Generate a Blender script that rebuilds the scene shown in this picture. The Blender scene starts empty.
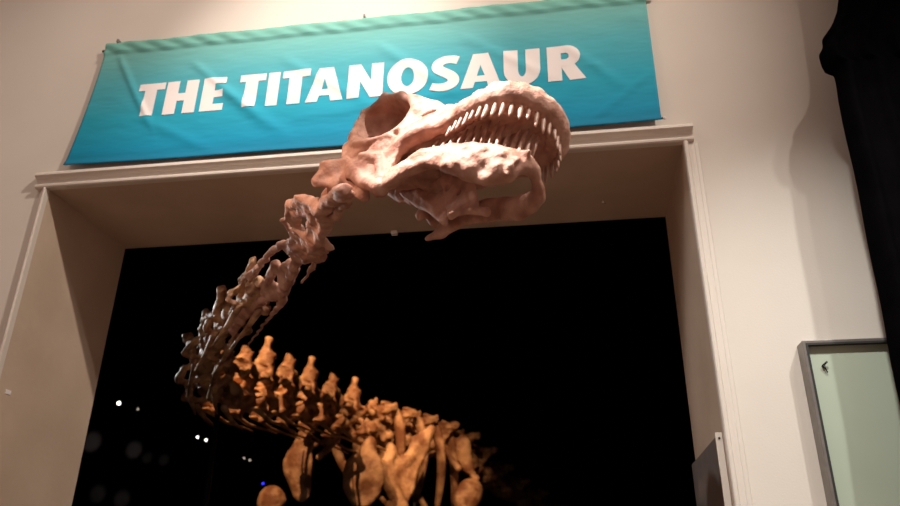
import bpy, bmesh, math, random
import numpy as np
from mathutils import Vector, Matrix
random.seed(7)
SC = bpy.context.scene
COL = SC.collection
PI = math.pi

# ------------------------------------------------------------------ helpers
def link(o, parent=None):
    COL.objects.link(o)
    if parent is not None: o.parent = parent
    return o
def tag(o, label=None, cat=None, group=None, kind=None):
    for k, v in (('label', label), ('category', cat), ('group', group), ('kind', kind)):
        if v: o[k] = v
    return o
def empty(name, loc, label, cat, group=None, rz=0):
    o = bpy.data.objects.new(name, None); link(o); o.location = loc; o.rotation_euler = (0, 0, rz)
    o.empty_display_size = .1
    return tag(o, label, cat, group)
def mesh_obj(name, verts, faces, mat, parent=None, smooth=False):
    me = bpy.data.meshes.new(name); me.from_pydata([tuple(v) for v in verts], [], [tuple(f) for f in faces]); me.update()
    if smooth: me.polygons.foreach_set('use_smooth', [True]*len(me.polygons))
    for m in (mat if isinstance(mat, (list, tuple)) else [mat]): me.materials.append(m)
    return link(bpy.data.objects.new(name, me), parent)
def bm_obj(name, bm, mat, parent=None, smooth=False):
    bmesh.ops.recalc_face_normals(bm, faces=bm.faces)
    me = bpy.data.meshes.new(name); bm.to_mesh(me); bm.free()
    if smooth: me.polygons.foreach_set('use_smooth', [True]*len(me.polygons))
    for m in (mat if isinstance(mat, (list, tuple)) else [mat]): me.materials.append(m)
    return link(bpy.data.objects.new(name, me), parent)
def box(bm, x0, x1, y0, y1, z0, z1, bevel=0, mi=0):
    g = bmesh.ops.create_cube(bm, size=1)
    vs = g['verts']
    for v in vs:
        v.co = Vector(((x0+x1)/2+v.co.x*(x1-x0), (y0+y1)/2+v.co.y*(y1-y0), (z0+z1)/2+v.co.z*(z1-z0)))
    if mi:
        for f in {f for v in vs for f in v.link_faces}: f.material_index = mi
    if bevel:
        es = list({e for v in vs for e in v.link_edges})
        bmesh.ops.bevel(bm, geom=es, offset=bevel, segments=2, affect='EDGES', profile=.5)
def cyl(bm, a, b, r, r2=None, n=20):
    a, b = Vector(a), Vector(b); d = b-a
    g = bmesh.ops.create_cone(bm, cap_ends=True, segments=n, radius1=r, radius2=r if r2 is None else r2, depth=d.length)
    M = Matrix.Translation((a+b)/2) @ d.to_track_quat('Z', 'Y').to_matrix().to_4x4()
    bmesh.ops.transform(bm, matrix=M, verts=g['verts'])
def profile_sweep(bm, prof, path_pts, frame):
    """prof: list of (a,b) closed outline; frame(i)->(origin, A, B) maps a,b; makes a closed prism along the path"""
    rings = []
    for i in range(len(path_pts)):
        o, A, B = frame(i)
        rings.append([bm.verts.new(Vector(o)+Vector(A)*p[0]+Vector(B)*p[1]) for p in prof])
    n = len(prof)
    for r0, r1 in zip(rings, rings[1:]):
        for k in range(n): bm.faces.new((r0[k], r0[(k+1) % n], r1[(k+1) % n], r1[k]))
    bm.faces.new(rings[0][::-1]); bm.faces.new(rings[-1])
def tube(pts, radii, n=8, flat=1.0, nrm=None):
    """tapered tube mesh through pts -> verts, faces (closed ends)"""
    P = [Vector(p) for p in pts]; V = []; Fc = []
    up = Vector(nrm) if nrm else Vector((.3, .2, .93))
    for i, p in enumerate(P):
        t = (P[min(i+1, len(P)-1)]-P[max(i-1, 0)]).normalized()
        a = t.cross(up).normalized(); b = a.cross(t).normalized()
        for k in range(n):
            an = 2*PI*k/n
            V.append(p+a*math.cos(an)*radii[i]*flat+b*math.sin(an)*radii[i])
    for i in range(len(P)-1):
        for k in range(n):
            Fc.append((i*n+k, i*n+(k+1) % n, (i+1)*n+(k+1) % n, (i+1)*n+k))
    Fc.append(tuple(range(n))[::-1]); Fc.append(tuple((len(P)-1)*n+k for k in range(n)))
    return V, Fc

# ------------------------------------------------------------------ signed distance bone builder
class Field:
    def __init__(s, lo, hi, h):
        s.h = h; s.lo = np.array(lo, float)
        s.n = (np.ceil((np.array(hi)-s.lo)/h)+1).astype(int)
        s.ax = [s.lo[i]+h*np.arange(s.n[i]) for i in range(3)]
        s.d = np.full(s.n, 10., np.float32)
    def sub(s, pts, m):
        pts = np.array(pts, float); a = pts.min(0)-m; b = pts.max(0)+m
        i0 = np.maximum(0, np.floor((a-s.lo)/s.h).astype(int)); i1 = np.minimum(s.n, np.ceil((b-s.lo)/s.h).astype(int)+1)
        if (i1 <= i0).any(): return None, None
        sl = tuple(slice(i0[i], i1[i]) for i in range(3))
        g = np.stack(np.meshgrid(*[s.ax[i][sl[i]] for i in range(3)], indexing='ij'), -1)
        return sl, g
    def put(s, sl, e, k, cut):
        d = s.d[sl]
        if cut:
            e = -e; hh = np.clip(.5+.5*(e-d)/k, 0, 1); s.d[sl] = d*(1-hh)+e*hh+k*hh*(1-hh)
        else:
            hh = np.clip(.5+.5*(d-e)/k, 0, 1); s.d[sl] = d*(1-hh)+e*hh-k*hh*(1-hh)
    def cap(s, a, b, ra, rb=None, k=.015, cut=False, flat=None):
        rb = ra if rb is None else rb; a = np.array(a, float); b = np.array(b, float)
        fm = 1 if flat is None else max(1, 1/flat[1])
        sl, g = s.sub([a, b], max(ra, rb)*fm+k+2*s.h)
        if sl is None: return
        ab = b-a; v = g-a; t = np.clip((v@ab)/max(ab@ab, 1e-9), 0, 1); w = v-t[..., None]*ab
        if flat is not None:
            n = np.array(flat[0], float); n /= np.linalg.norm(n); w = w+(w@n)[..., None]*n*(flat[1]-1)
        s.put(sl, np.linalg.norm(w, axis=-1)-(ra+(rb-ra)*t), k, cut)
    def chain(s, pts, r, k=.015, **kw):
        for i in range(len(pts)-1): s.cap(pts[i], pts[i+1], r[i], r[i+1], k, **kw)
    def ell(s, c, rad, k=.015, cut=False):
        rad = np.array(rad, float); c = np.array(c, float)
        sl, g = s.sub([c-rad, c+rad], k+2*s.h)
        if sl is None: return
        q = (g-c)/rad; l = np.linalg.norm(q, axis=-1); l2 = np.linalg.norm(q/rad, axis=-1)+1e-9
        s.put(sl, l*(l-1)/l2, k, cut)
    def tri(s, a, b, c, r, k=.015, cut=False):
        a, b, c = [np.array(q, float) for q in (a, b, c)]
        sl, g = s.sub([a, b, c], r+k+2*s.h)
        if sl is None: return
        ba, cb, ac = b-a, c-b, a-c; pa, pb, pc = g-a, g-b, g-c; n = np.cross(ba, ac)
        dot = lambda u, v: (u*v).sum(-1)
        ins = (np.sign(pa@np.cross(ba, n))+np.sign(pb@np.cross(cb, n))+np.sign(pc@np.cross(ac, n))) < 2
        def seg(e, q):
            t = np.clip((q@e)/(e@e), 0, 1); w = e*t[..., None]-q; return dot(w, w)
        dd = np.minimum(np.minimum(seg(ba, pa), seg(cb, pb)), seg(ac, pc))
        pl = (pa@n)**2/(n@n)
        s.put(sl, np.sqrt(np.where(ins, dd, pl))-r, k, cut)
    def mesh(s, rough=0.0, freq=20., seed=1):
        d = s.d; ins = d < 0
        n = s.n; c = np.zeros(n-1, np.int8)
        for i in (0, 1):
            for j in (0, 1):
                for k in (0, 1): c += ins[i:n[0]-1+i, j:n[1]-1+j, k:n[2]-1+k]
        act = np.argwhere((c > 0) & (c < 8)); idx = np.full(n-1, -1, np.int32)
        idx[tuple(act.T)] = np.arange(len(act))
        pos = np.zeros((len(act), 3)); cnt = np.zeros(len(act))
        cs = [(i, j, k) for i in (0, 1) for j in (0, 1) for k in (0, 1)]
        for p in cs:
            for ax in range(3):
                if p[ax]: continue
                q = list(p); q[ax] = 1
                A = d[tuple((act+p).T)]; B = d[tuple((act+q).T)]; m = (A < 0) != (B < 0)
                t = A[m]/(A[m]-B[m]); P = np.tile(np.array(p, float), (m.sum(), 1)); P[:, ax] += t
                pos[m] += P; cnt[m] += 1
        V = s.lo+s.h*(act+pos/cnt[:, None])
        Q = []
        for ax in range(3):
            u, v = (ax+1) % 3, (ax+2) % 3
            sl0 = [slice(None)]*3; sl1 = [slice(None)]*3; sl0[ax] = slice(0, n[ax]-1); sl1[ax] = slice(1, n[ax])
            A = ins[tuple(sl0)]; B = ins[tuple(sl1)]; e = np.argwhere(A != B)
            e = e[(e[:, u] > 0) & (e[:, v] > 0) & (e[:, u] < n[u]-1) & (e[:, v] < n[v]-1)]
            if not len(e): continue
            def cell(du, dv):
                x = e.copy(); x[:, u] += du; x[:, v] += dv; return idx[tuple(x.T)]
            q = np.stack([cell(-1, -1), cell(0, -1), cell(0, 0), cell(-1, 0)], 1)
            fl = ~A[tuple(e.T)]; q[fl] = q[fl][:, ::-1]; Q.append(q)
        Q = np.concatenate(Q); Q = Q[(Q >= 0).all(1)]
        if rough:
            rs = np.random.RandomState(seed); g = np.zeros_like(V)
            for o in range(14):
                f = freq*(1.5**(o//3)); w = rs.randn(3); w *= f/np.linalg.norm(w); a = rs.randn(3)
                g += a*np.sin(V@w+rs.rand()*6.28)[:, None]*rough/(1.35**(o//3))*.45
            V = V+g
        return V, Q
def sdf_mesh(name, V, Q, mat):
    me = bpy.data.meshes.new(name)
    me.vertices.add(len(V)); me.vertices.foreach_set('co', np.asarray(V, np.float32).ravel())
    me.loops.add(len(Q)*4); me.polygons.add(len(Q))
    me.polygons.foreach_set('loop_start', np.arange(len(Q))*4); me.polygons.foreach_set('loop_total', np.full(len(Q), 4))
    me.loops.foreach_set('vertex_index', Q.ravel().astype(np.int32))
    me.update(calc_edges=True); me.validate()
    me.polygons.foreach_set('use_smooth', [True]*len(me.polygons)); me.materials.append(mat)
    return me

# ------------------------------------------------------------------ materials
def lin(r, g, b):
    f = lambda c: (c/255/12.92) if c/255 <= .04045 else ((c/255+.055)/1.055)**2.4
    return (f(r), f(g), f(b), 1)
def mat(name, col, rough=.6, metal=0, col2=None, scale=4, detail=4, bump=0, bscale=60, spec=.5, thr=(.35, .65), sheen=0):
    m = bpy.data.materials.new(name); m.use_nodes = True; nt = m.node_tree; b = nt.nodes['Principled BSDF']
    b.inputs['Base Color'].default_value = col; b.inputs['Roughness'].default_value = rough
    b.inputs['Metallic'].default_value = metal; b.inputs['Specular IOR Level'].default_value = spec
    tc = nt.nodes.new('ShaderNodeTexCoord')
    if col2:
        n = nt.nodes.new('ShaderNodeTexNoise'); n.inputs['Scale'].default_value = scale; n.inputs['Detail'].default_value = detail
        nt.links.new(tc.outputs['Object'], n.inputs['Vector'])
        r = nt.nodes.new('ShaderNodeValToRGB'); r.color_ramp.elements[0].position = thr[0]; r.color_ramp.elements[1].position = thr[1]
        r.color_ramp.elements[0].color = col; r.color_ramp.elements[1].color = col2
        nt.links.new(n.outputs['Fac'], r.inputs['Fac']); nt.links.new(r.outputs['Color'], b.inputs['Base Color'])
    if bump:
        n = nt.nodes.new('ShaderNodeTexNoise'); n.inputs['Scale'].default_value = bscale; n.inputs['Detail'].default_value = 6
        nt.links.new(tc.outputs['Object'], n.inputs['Vector'])
        bp = nt.nodes.new('ShaderNodeBump'); bp.inputs['Strength'].default_value = bump; bp.inputs['Distance'].default_value = .02
        nt.links.new(n.outputs['Fac'], bp.inputs['Height']); nt.links.new(bp.outputs['Normal'], b.inputs['Normal'])
    return m
def emit(name, col, s):
    m = bpy.data.materials.new(name); m.use_nodes = True; nt = m.node_tree; nt.nodes.clear()
    e = nt.nodes.new('ShaderNodeEmission'); e.inputs[0].default_value = col; e.inputs[1].default_value = s
    o = nt.nodes.new('ShaderNodeOutputMaterial'); nt.links.new(e.outputs[0], o.inputs[0]); return m
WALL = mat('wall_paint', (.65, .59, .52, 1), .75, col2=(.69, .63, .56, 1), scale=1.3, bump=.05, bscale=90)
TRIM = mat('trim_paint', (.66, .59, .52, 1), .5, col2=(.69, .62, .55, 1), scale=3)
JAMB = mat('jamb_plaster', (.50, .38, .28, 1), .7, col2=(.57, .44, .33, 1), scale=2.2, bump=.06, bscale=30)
DARK = mat('black_paint', (.006, .0055, .005, 1), .9, col2=(.009, .008, .008, 1), scale=2, spec=.1)
FLOOR = mat('floor_stone', (.32, .22, .16, 1), .5, col2=(.40, .29, .21, 1), scale=3)
BONE = mat('bone_cast', (.36, .17, .115, 1), .62, col2=(.64, .38, .29, 1), scale=9, detail=8, bump=.55, bscale=28, spec=.35)
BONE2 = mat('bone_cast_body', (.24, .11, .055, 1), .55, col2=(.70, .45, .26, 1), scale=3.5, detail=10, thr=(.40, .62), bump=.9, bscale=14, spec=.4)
TOOTH = mat('tooth_cast', (.36, .20, .14, 1), .45, col2=(.52, .32, .24, 1), scale=30)
STEEL = mat('black_steel', (.02, .02, .02, 1), .45, metal=.6, col2=(.03, .03, .03, 1))
WHITE = mat('white_print', (.84, .78, .76, 1), .8, col2=(.80, .75, .73, 1), scale=5, spec=.2)
FRAME = mat('frame_metal', (.20, .18, .17, 1), .4, metal=.5, col2=(.24, .22, .2, 1), scale=20)
FRAMEI = mat('frame_inner_black', (.02, .022, .02, 1), .5, col2=(.03, .03, .028, 1))
CLOTHB = mat('black_cloth', (.0022, .002, .0023, 1), 1, col2=(.003, .0027, .003, 1), scale=8, bump=.3, bscale=200, spec=0)
PANELG = mat('pale_green_backing', (.40, .46, .36, 1), .5, col2=(.43, .49, .385, 1), scale=1.5)
GREYP = mat('grey_panel', (.11, .09, .08, 1), .6, col2=(.13, .105, .095, 1), scale=6)

def banner_material():
    m = bpy.data.materials.new('banner_cloth'); m.use_nodes = True; nt = m.node_tree; b = nt.nodes['Principled BSDF']
    tc = nt.nodes.new('ShaderNodeTexCoord'); sx = nt.nodes.new('ShaderNodeSeparateXYZ')
    nt.links.new(tc.outputs['Generated'], sx.inputs[0])
    r = nt.nodes.new('ShaderNodeValToRGB'); e = r.color_ramp.elements
    e[0].position = 0; e[0].color = (.004, .17, .30, 1)
    e[1].position = 1; e[1].color = (.17, .42, .34, 1)
    for p, c in ((.12, (.003, .27, .45, 1)), (.35, (.015, .33, .46, 1)), (.65, (.075, .38, .44, 1)), (.88, (.16, .44, .41, 1))):
        x = r.color_ramp.elements.new(p); x.color = c
    nt.links.new(sx.outputs['Z'], r.inputs['Fac']); nt.links.new(r.outputs['Color'], b.inputs['Base Color'])
    b.inputs['Roughness'].default_value = .75; b.inputs['Specular IOR Level'].default_value = .25
    w = nt.nodes.new('ShaderNodeTexNoise'); w.inputs['Scale'].default_value = 6; w.inputs['Detail'].default_value = 2
    mp = nt.nodes.new('ShaderNodeMapping'); mp.inputs['Scale'].default_value = (.5, 1, 1.6); mp.inputs['Rotation'].default_value = (0, .6, 0)
    nt.links.new(tc.outputs['Object'], mp.inputs[0]); nt.links.new(mp.outputs[0], w.inputs['Vector'])
    bp = nt.nodes.new('ShaderNodeBump'); bp.inputs['Strength'].default_value = .35; bp.inputs['Distance'].default_value = .03
    nt.links.new(w.outputs['Fac'], bp.inputs['Height']); nt.links.new(bp.outputs['Normal'], b.inputs['Normal'])
    return m
BANNER = banner_material()

# ------------------------------------------------------------------ camera
cam = bpy.data.objects.new('camera', bpy.data.cameras.new('camera')); link(cam)
f_px, yaw, pitch, roll, D = 755.053, -0.155331, 0.429787, 0.0103958, 4.1819
cy_, sy_, cp, sp, cr, sr = math.cos(yaw), math.sin(yaw), math.cos(pitch), math.sin(pitch), math.cos(roll), math.sin(roll)
fw = Vector((sy_*cp, cy_*cp, sp)); rt = Vector((cy_, -sy_, 0)); up = rt.cross(fw)
r2 = cr*rt+sr*up; u2 = -sr*rt+cr*up
cam.matrix_world = Matrix.Translation((0, -D, 1.6)) @ Matrix((r2, u2, -fw)).transposed().to_4x4()
cam.data.sensor_width = 36; cam.data.lens = 36*f_px/900; cam.data.clip_end = 200
cam.data.dof.use_dof = True; cam.data.dof.focus_distance = 4.0; cam.data.dof.aperture_fstop = 1.7
SC.camera = cam

# ------------------------------------------------------------------ setting
XL, XR, HT, TH = -3.521, .809, 4.2, .991
WL, WR, WT = -9.0, 7.0, 8.4
bm = bmesh.new()
def slab(x0, x1, z0, z1):
    box(bm, x0, x1, 0, TH, z0, z1)
slab(WL, XL, 0, WT); slab(XR, WR, 0, WT); slab(XL, XR, HT, WT)
bmesh.ops.remove_doubles(bm, verts=bm.verts, dist=1e-5)
bm.faces.ensure_lookup_table()
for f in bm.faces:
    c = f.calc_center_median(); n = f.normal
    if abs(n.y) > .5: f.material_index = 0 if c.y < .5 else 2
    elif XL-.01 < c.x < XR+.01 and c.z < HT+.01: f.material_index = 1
tag(bm_obj('wall_front', bm, [WALL, JAMB, DARK]), kind='structure')
def plane_box(name, x0, x1, y0, y1, z0, z1, m):
    b = bmesh.new(); box(b, x0, x1, y0, y1, z0, z1); return tag(bm_obj(name, b, m), kind='structure')
plane_box('floor', -30.2, 12, -9, 30.2, -.2, 0, FLOOR)
HX0, HX1, HY1, HZ = -30, 10, 30, 10.5
plane_box('wall_back', HX0-.2, HX1+.2, HY1, HY1+.2, 0, HZ, DARK)
plane_box('wall_left', HX0-.2, HX0, TH, HY1, 0, HZ, DARK)
plane_box('wall_right', HX1, HX1+.2, TH, HY1, 0, HZ, DARK)
plane_box('ceiling', HX0-.2, HX1+.2, TH, HY1+.2, HZ, HZ+.2, DARK)
# dark lining that closes the hall beyond the entrance wall
b = bmesh.new(); box(b, HX0, WL, TH-.15, TH, 0, HZ); box(b, WR, HX1, TH-.15, TH, 0, HZ); box(b, WL, WR, TH-.15, TH, WT, HZ)
tag(bm_obj('wall_inner', b, DARK), kind='structure')
# dark carpet of the hall
plane_box('floor_hall', HX0, HX1, TH, HY1, 0, .01, DARK)

# door casing: head moulding and two side mouldings
bm = bmesh.new()
hp = [(0, .150), (-.012, .150), (-.03, .138), (-.060, .118), (-.074, .100), (-.076, .086), (-.060, .074), (-.044, .066), (-.034, .052), (-.030, .036),
      (-.046, .030), (-.052, .020), (-.050, .008), (-.040, 0), (0, 0)]
hx = [XL-.085, XR+.065]
profile_sweep(bm, hp, hx, lambda i: ((hx[i], 0, HT-.004), (0, 1, 0), (0, 0, 1)))
tag(bm_obj('trim_1', bm, TRIM), kind='structure')
spf = [(0, 0), (0, -.040), (.006, -.048), (.016, -.050), (.026, -.046), (.030, -.036), (.034, -.028), (.050, -.030), (.066, -.026), (.072, -.018), (.090, -.016), (.098, -.010), (.10, 0)]
for nm, x, sg in (('trim_2', XL, -1), ('trim_3', XR, 1)):
    bm = bmesh.new(); zz = [0, HT-.004]
    pr = spf if sg > 0 else spf[::-1]
    wd = .62 if sg < 0 else 1.0
    profile_sweep(bm, [(a*wd, b_) for a, b_ in pr], zz, lambda i: ((x, 0, zz[i]), (sg, 0, 0), (0, 1, 0)))
    tag(bm_obj(nm, bm, TRIM), kind='structure')

# ------------------------------------------------------------------ banner
BX0, BX1, BZ0, BZ1 = -3.325, .694, 4.358, 5.437
def sstep(a, b, x):
    t = min(1, max(0, (x-a)/(b-a))); return t*t*(3-2*t)
def cloth(x, z):
    """depth of the cloth in front of the wall"""
    v = (z-BZ0)/(BZ1-BZ0); u = (x-BX0)/(BX1-BX0)
    y = -.036
    y -= .016*(1-v)**2
    # long diagonal tension folds running down from the top-left corner and the bottom corners
    def fold(px, pz, ang, w, amp, ln):
        dx, dz = x-px, z-pz; c, s = math.cos(ang), math.sin(ang); t = dx*c+dz*s; q = -dx*s+dz*c
        return amp*math.exp(-(q/w)**2)*sstep(-.05, .12, t)*(1-sstep(ln*.5, ln, t))
    for a in ((-3.2, 5.32, -1.05, .022, .014, .95), (-2.6, 5.2, -.75, .03, .010, 1.0), (-2.35, 4.95, -.7, .05, .012, .9), (-1.9, 5.15, -.6, .04, .009, 1.1),
              (-1.2, 5.2, -.7, .04, .009, .9), (-.6, 5.2, -.6, .04, .008, .9), (.68, 4.75, -2.45, .03, .008, .8), (.1, 5.05, -.8, .04, .008, .7), (-2.95, 4.75, -.5, .04, .008, .9),
              (.66, 5.3, -2.2, .05, .010, 1.1), (-1.75, 4.62, .1, .05, .007, 1.6)):
        y -= fold(*a)
    # gathered sleeve along the top
    hem = sstep(5.327, 5.352, z)*(1-sstep(BZ1-.03, BZ1, z)*.5)
    y -= hem*(.016+.007*math.sin(x*34+(z-5.3)*55)*(.4+.6*math.exp(-(u/.18)**2)+.35*math.sin(x*3.1)**2))
    # rolled lower edge
    y -= .010*(1-sstep(0, .05, v))
    return y
def bx_edge(x, z):
    v = (z-BZ0)/(BZ1-BZ0); w = max(0, 1-(x-BX0)/.5)
    return x-.09*(1-v)**1.6*w+.0*v
NX, NZ = 300, 84
V = []; Fc = []
for j in range(NZ+1):
    for i in range(NX+1):
        x = BX0+(BX1-BX0)*i/NX; z = BZ0+(BZ1-BZ0)*j/NZ
        V.append((bx_edge(x, z), cloth(x, z), z-.012*math.sin(PI*i/NX)*(1-j/NZ)-.006*abs(math.sin(i/NX*9))*(1-j/NZ)+.004*math.sin(i/NX*37)*(j/NZ)))
for j in range(NZ):
    for i in range(NX):
        a = j*(NX+1)+i; Fc.append((a, a+1, a+NX+2, a+NX+1))
BR = empty('banner', (-1.3, -.03, BZ0), 'wide teal to blue cloth banner with white THE TITANOSAUR lettering hung above the doorway', 'banner')
bn = mesh_obj('cloth_sheet', V, Fc, BANNER, None, True); bn.parent = BR; bn.matrix_parent_inverse = Matrix.Translation(BR.location).inverted()
sm = bn.modifiers.new('thick', 'SOLIDIFY'); sm.thickness = .003; sm.offset = 1
def to_banner(o):
    o.parent = BR; o.matrix_parent_inverse = Matrix.Translation(BR.location).inverted(); return o
bm = bmesh.new(); cyl(bm, (BX0-.035, -.024, 5.389), (BX1+.05, -.024, 5.389), .010); to_banner(bm_obj('hanging_rod', bm, STEEL, None, True))
bm = bmesh.new(); cyl(bm, (BX0-.085, -.046, 4.375), (BX1+.012, -.046, 4.375), .006); to_banner(bm_obj('bottom_rod', bm, STEEL, None, True))
for hx_ in (-3.24, -1.3, .6):
    bm = bmesh.new(); box(bm, hx_-.007, hx_+.007, -.05, 0, 5.447, 5.477, .002); cyl(bm, (hx_, -.024, 5.40), (hx_, -.024, 5.472), .004, n=8)
    to_banner(bm_obj('hook', bm, FRAME, None))
for hx_, hz in ((BX0-.088, 4.375), (BX1+.02, 4.375)):
    bm = bmesh.new(); bmesh.ops.create_icosphere(bm, subdivisions=2, radius=.011, matrix=Matrix.Translation((hx_, -.046, hz)))
    to_banner(bm_obj('rod_end', bm, WHITE, None, True))

# letters, cut as polygons and laid on the cloth
def stroke(pts, wds):
    """list of quads for a thick stroke along pts"""
    out = []; n = len(pts); L_, R_ = [], []
    for i in range(n):
        a = Vector(pts[max(0, i-1)]); b_ = Vector(pts[min(n-1, i+1)]); t = (b_-a).normalized(); q = Vector((-t.y, t.x)); p = Vector(pts[i]); w = wds[i]/2
        L_.append(p+q*w); R_.append(p-q*w)
    for i in range(n-1): out.append([L_[i], R_[i], R_[i+1], L_[i+1]])
    return out
def arc(cx, cy, rx, ry, a0, a1, n=20):
    return [(cx+rx*math.cos(math.radians(a0+(a1-a0)*i/n)), cy+ry*math.sin(math.radians(a0+(a1-a0)*i/n))) for i in range(n+1)]
def lerp_ring(o, i_):
    return [[o[k], o[k+1], i_[k+1], i_[k]] for k in range(len(o)-1)]
def glyph(c, w):
    R_ = lambda x0, x1, y0, y1: [(x0, y0), (x1, y0), (x1, y1), (x0, y1)]
    s = .325
    if c == 'I': return [R_(0, w, 0, 1)]
    if c == 'T': return [R_(0, w, .79, 1), R_(w/2-s/2-.02, w/2+s/2-.02, 0, .79)]
    if c == 'H': return [R_(0, s, 0, 1), R_(w-s, w, 0, 1), R_(s, w-s, .39, .62)]
    if c == 'E': return [R_(0, s, 0, 1), R_(s, w, .80, 1), R_(s, w*.93, .40, .60), R_(s, w, 0, .20)]
    if c == 'N': return [R_(0, .30, 0, 1), R_(w-.30, w, 0, 1), [(.30, 1), (.30, .50), (w-.30, 0), (w-.30, .50)]]
    if c == 'A':
        a = w*.5; return [[(0, 0), (.29, 0), (.34, .17), (.385, .35), (a-.01, .66), (a-.01, 1), (a-.18, 1)], [(w, 0), (a+.18, 1), (a-.01, 1), (a-.01, .66), (w-.385, .35), (w-.34, .17), (w-.30, 0)], [(.34, .17), (w-.34, .17), (w-.385, .35), (.385, .35)]]
    if c == 'O': return lerp_ring(arc(w/2, .5, w/2, .535, 0, 360, 56), arc(w/2, .5, w/2-.34, .27, 0, 360, 56))
    if c == 'U':
        o = [(0, 1)]+arc(w/2, .42, w/2, .45, 180, 360, 30)+[(w, 1)]; i_ = [(.335, 1)]+arc(w/2, .42, w/2-.335, .20, 180, 360, 30)+[(w-.335, 1)]
        return lerp_ring(o, i_)
    if c == 'S':
        p = [(w*.93, .865), (w*.80, .90), (w*.62, .915), (w*.44, .90), (w*.27, .83), (w*.20, .73), (w*.26, .63), (w*.42, .555), (w*.60, .48), (w*.75, .385), (w*.80, .275), (w*.72, .17), (w*.55, .10), (w*.36, .085), (w*.18, .105), (w*.02, .145)]
        wd = [.23, .24, .22, .23, .25, .27, .27, .26, .26, .27, .27, .26, .24, .22, .21, .21]
        # smooth the centre line
        for _ in range(2):
            q = [p[0]]; z_ = [wd[0]]
            for k in range(len(p)-1):
                for t in (.25, .75): q.append((p[k][0]*(1-t)+p[k+1][0]*t, p[k][1]*(1-t)+p[k+1][1]*t)); z_.append(wd[k]*(1-t)+wd[k+1]*t)
            q.append(p[-1]); z_.append(wd[-1]); p, wd = q, z_
        return stroke(p, wd)
    if c == 'R':
        o = [(.32, 1)]+arc(w*.52, .70, w*.36, .30, 90, -90, 24)+[(.32, .38)]; i_ = [(.32, .79)]+arc(w*.48, .70, w*.10, .09, 90, -90, 24)+[(.32, .61)]
        return [R_(0, .32, 0, 1)]+lerp_ring(o, i_)+[[(w-.37, 0), (w, 0), (w*.72, .46), (w*.34, .43)]]
X3 = np.array([140, 244, 585.]); cf = np.polyfit(X3, [-2.970, -2.178, .245], 2)
mx = lambda p: float(np.polyval(cf, p))
LET = [('T', 140.5, 167), ('H', 169, 201), ('E', 206, 229), ('T', 243, 269), ('I', 271.5, 283), ('T', 286, 314), ('A', 311, 348), ('N', 352, 387), ('O', 391, 431.5), ('S', 434, 463), ('A', 463.5, 503.5), ('U', 506, 542), ('R', 549, 586)]
ZB, CH = 4.730, .290
for ch, p0, p1 in LET:
    x0, x1 = mx(p0), mx(p1); w = (x1-x0)/CH; bm = bmesh.new()
    for poly in glyph(ch, w):
        vs = [bm.verts.new((x0+p[0]*CH, 0, ZB+p[1]*CH)) for p in poly]
        try: bm.faces.new(vs)
        except ValueError: pass
    bmesh.ops.remove_doubles(bm, verts=bm.verts, dist=1e-5)
    g = x0-.05
    while g < x1+.05:
        bmesh.ops.bisect_plane(bm, geom=bm.verts[:]+bm.edges[:]+bm.faces[:], plane_co=(g, 0, 0), plane_no=(1, 0, 0)); g += .015
    g = ZB-.02
    while g < ZB+CH+.02:
        bmesh.ops.bisect_plane(bm, geom=bm.verts[:]+bm.edges[:]+bm.faces[:], plane_co=(0, 0, g), plane_no=(0, 0, 1)); g += .015
    for v in bm.verts: v.co.y = cloth(v.co.x, v.co.z)-.006
    bmesh.ops.triangulate(bm, faces=bm.faces)
    for f in bm.faces:
        if f.normal.y > 0: f.normal_flip()
    me = bpy.data.meshes.new('letter'); bm.to_mesh(me); bm.free(); me.materials.append(WHITE)
    o = to_banner(link(bpy.data.objects.new('letter', me))); o['label'] = 'white capital letter ' + ch

# ------------------------------------------------------------------ titanosaur skeleton
SK = empty('titanosaur_skeleton', (-3.4, 8, 0), 'giant mounted dinosaur skeleton whose long neck reaches out of the dark doorway, jaws open', 'dinosaur skeleton')
INV = Matrix.Translation(SK.location).inverted()
def to_sk(o):
    o.parent = SK; o.matrix_parent_inverse = INV; return o
# ---- skull, in its own frame: x forward, y to its left, z up, one unit = 1.08 m
mF, mL, mU = Vector((.866544, -.498681, -.020465)), Vector((.471417, .831258, -.294578)), Vector((.163912, .245617, .955408))
SS = 1.08; SO = Vector((-.92002, -.96920, 3.39308))
SM = Matrix.Translation(SO) @ Matrix((mF, mL, mU)).transposed().to_4x4() @ Matrix.Scale(SS, 4)
ARC = [(.594, .165), (.675, .184), (.75, .194), (.82, .190), (.88, .172), (.922, .142), (.953, .10), (.973, .052), (.98, 0)]
ARC = ARC+[(a, -b) for a, b in ARC[-2::-1]]          # left side first, round the front, to the right side
def arc_pt(t):
    seg = [math.dist(ARC[i], ARC[i+1]) for i in range(len(ARC)-1)]; tot = sum(seg); d_ = t*tot
    for i, s_ in enumerate(seg):
        if d_ <= s_ or i == len(seg)-1:
            q = d_/s_; a, b = ARC[i], ARC[i+1]; p = Vector((a[0]+(b[0]-a[0])*q, a[1]+(b[1]-a[1])*q)); tt = Vector((b[0]-a[0], b[1]-a[1])).normalized()
            return p, Vector((tt.y, -tt.x))
        d_ -= s_
F_ = Field((-.22, -.27, -.28), (1.1, .27, .66), .0065)
def S2(fn, pts, *a, **k):
    for s in (1, -1): getattr(F_, fn)(*[(p[0], p[1]*s, p[2]) for p in pts], *a, **k)
def CH2(pts, r, **k):
    for s in (1, -1): F_.chain([(p[0], p[1]*s, p[2]) for p in pts], r, **k)
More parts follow.
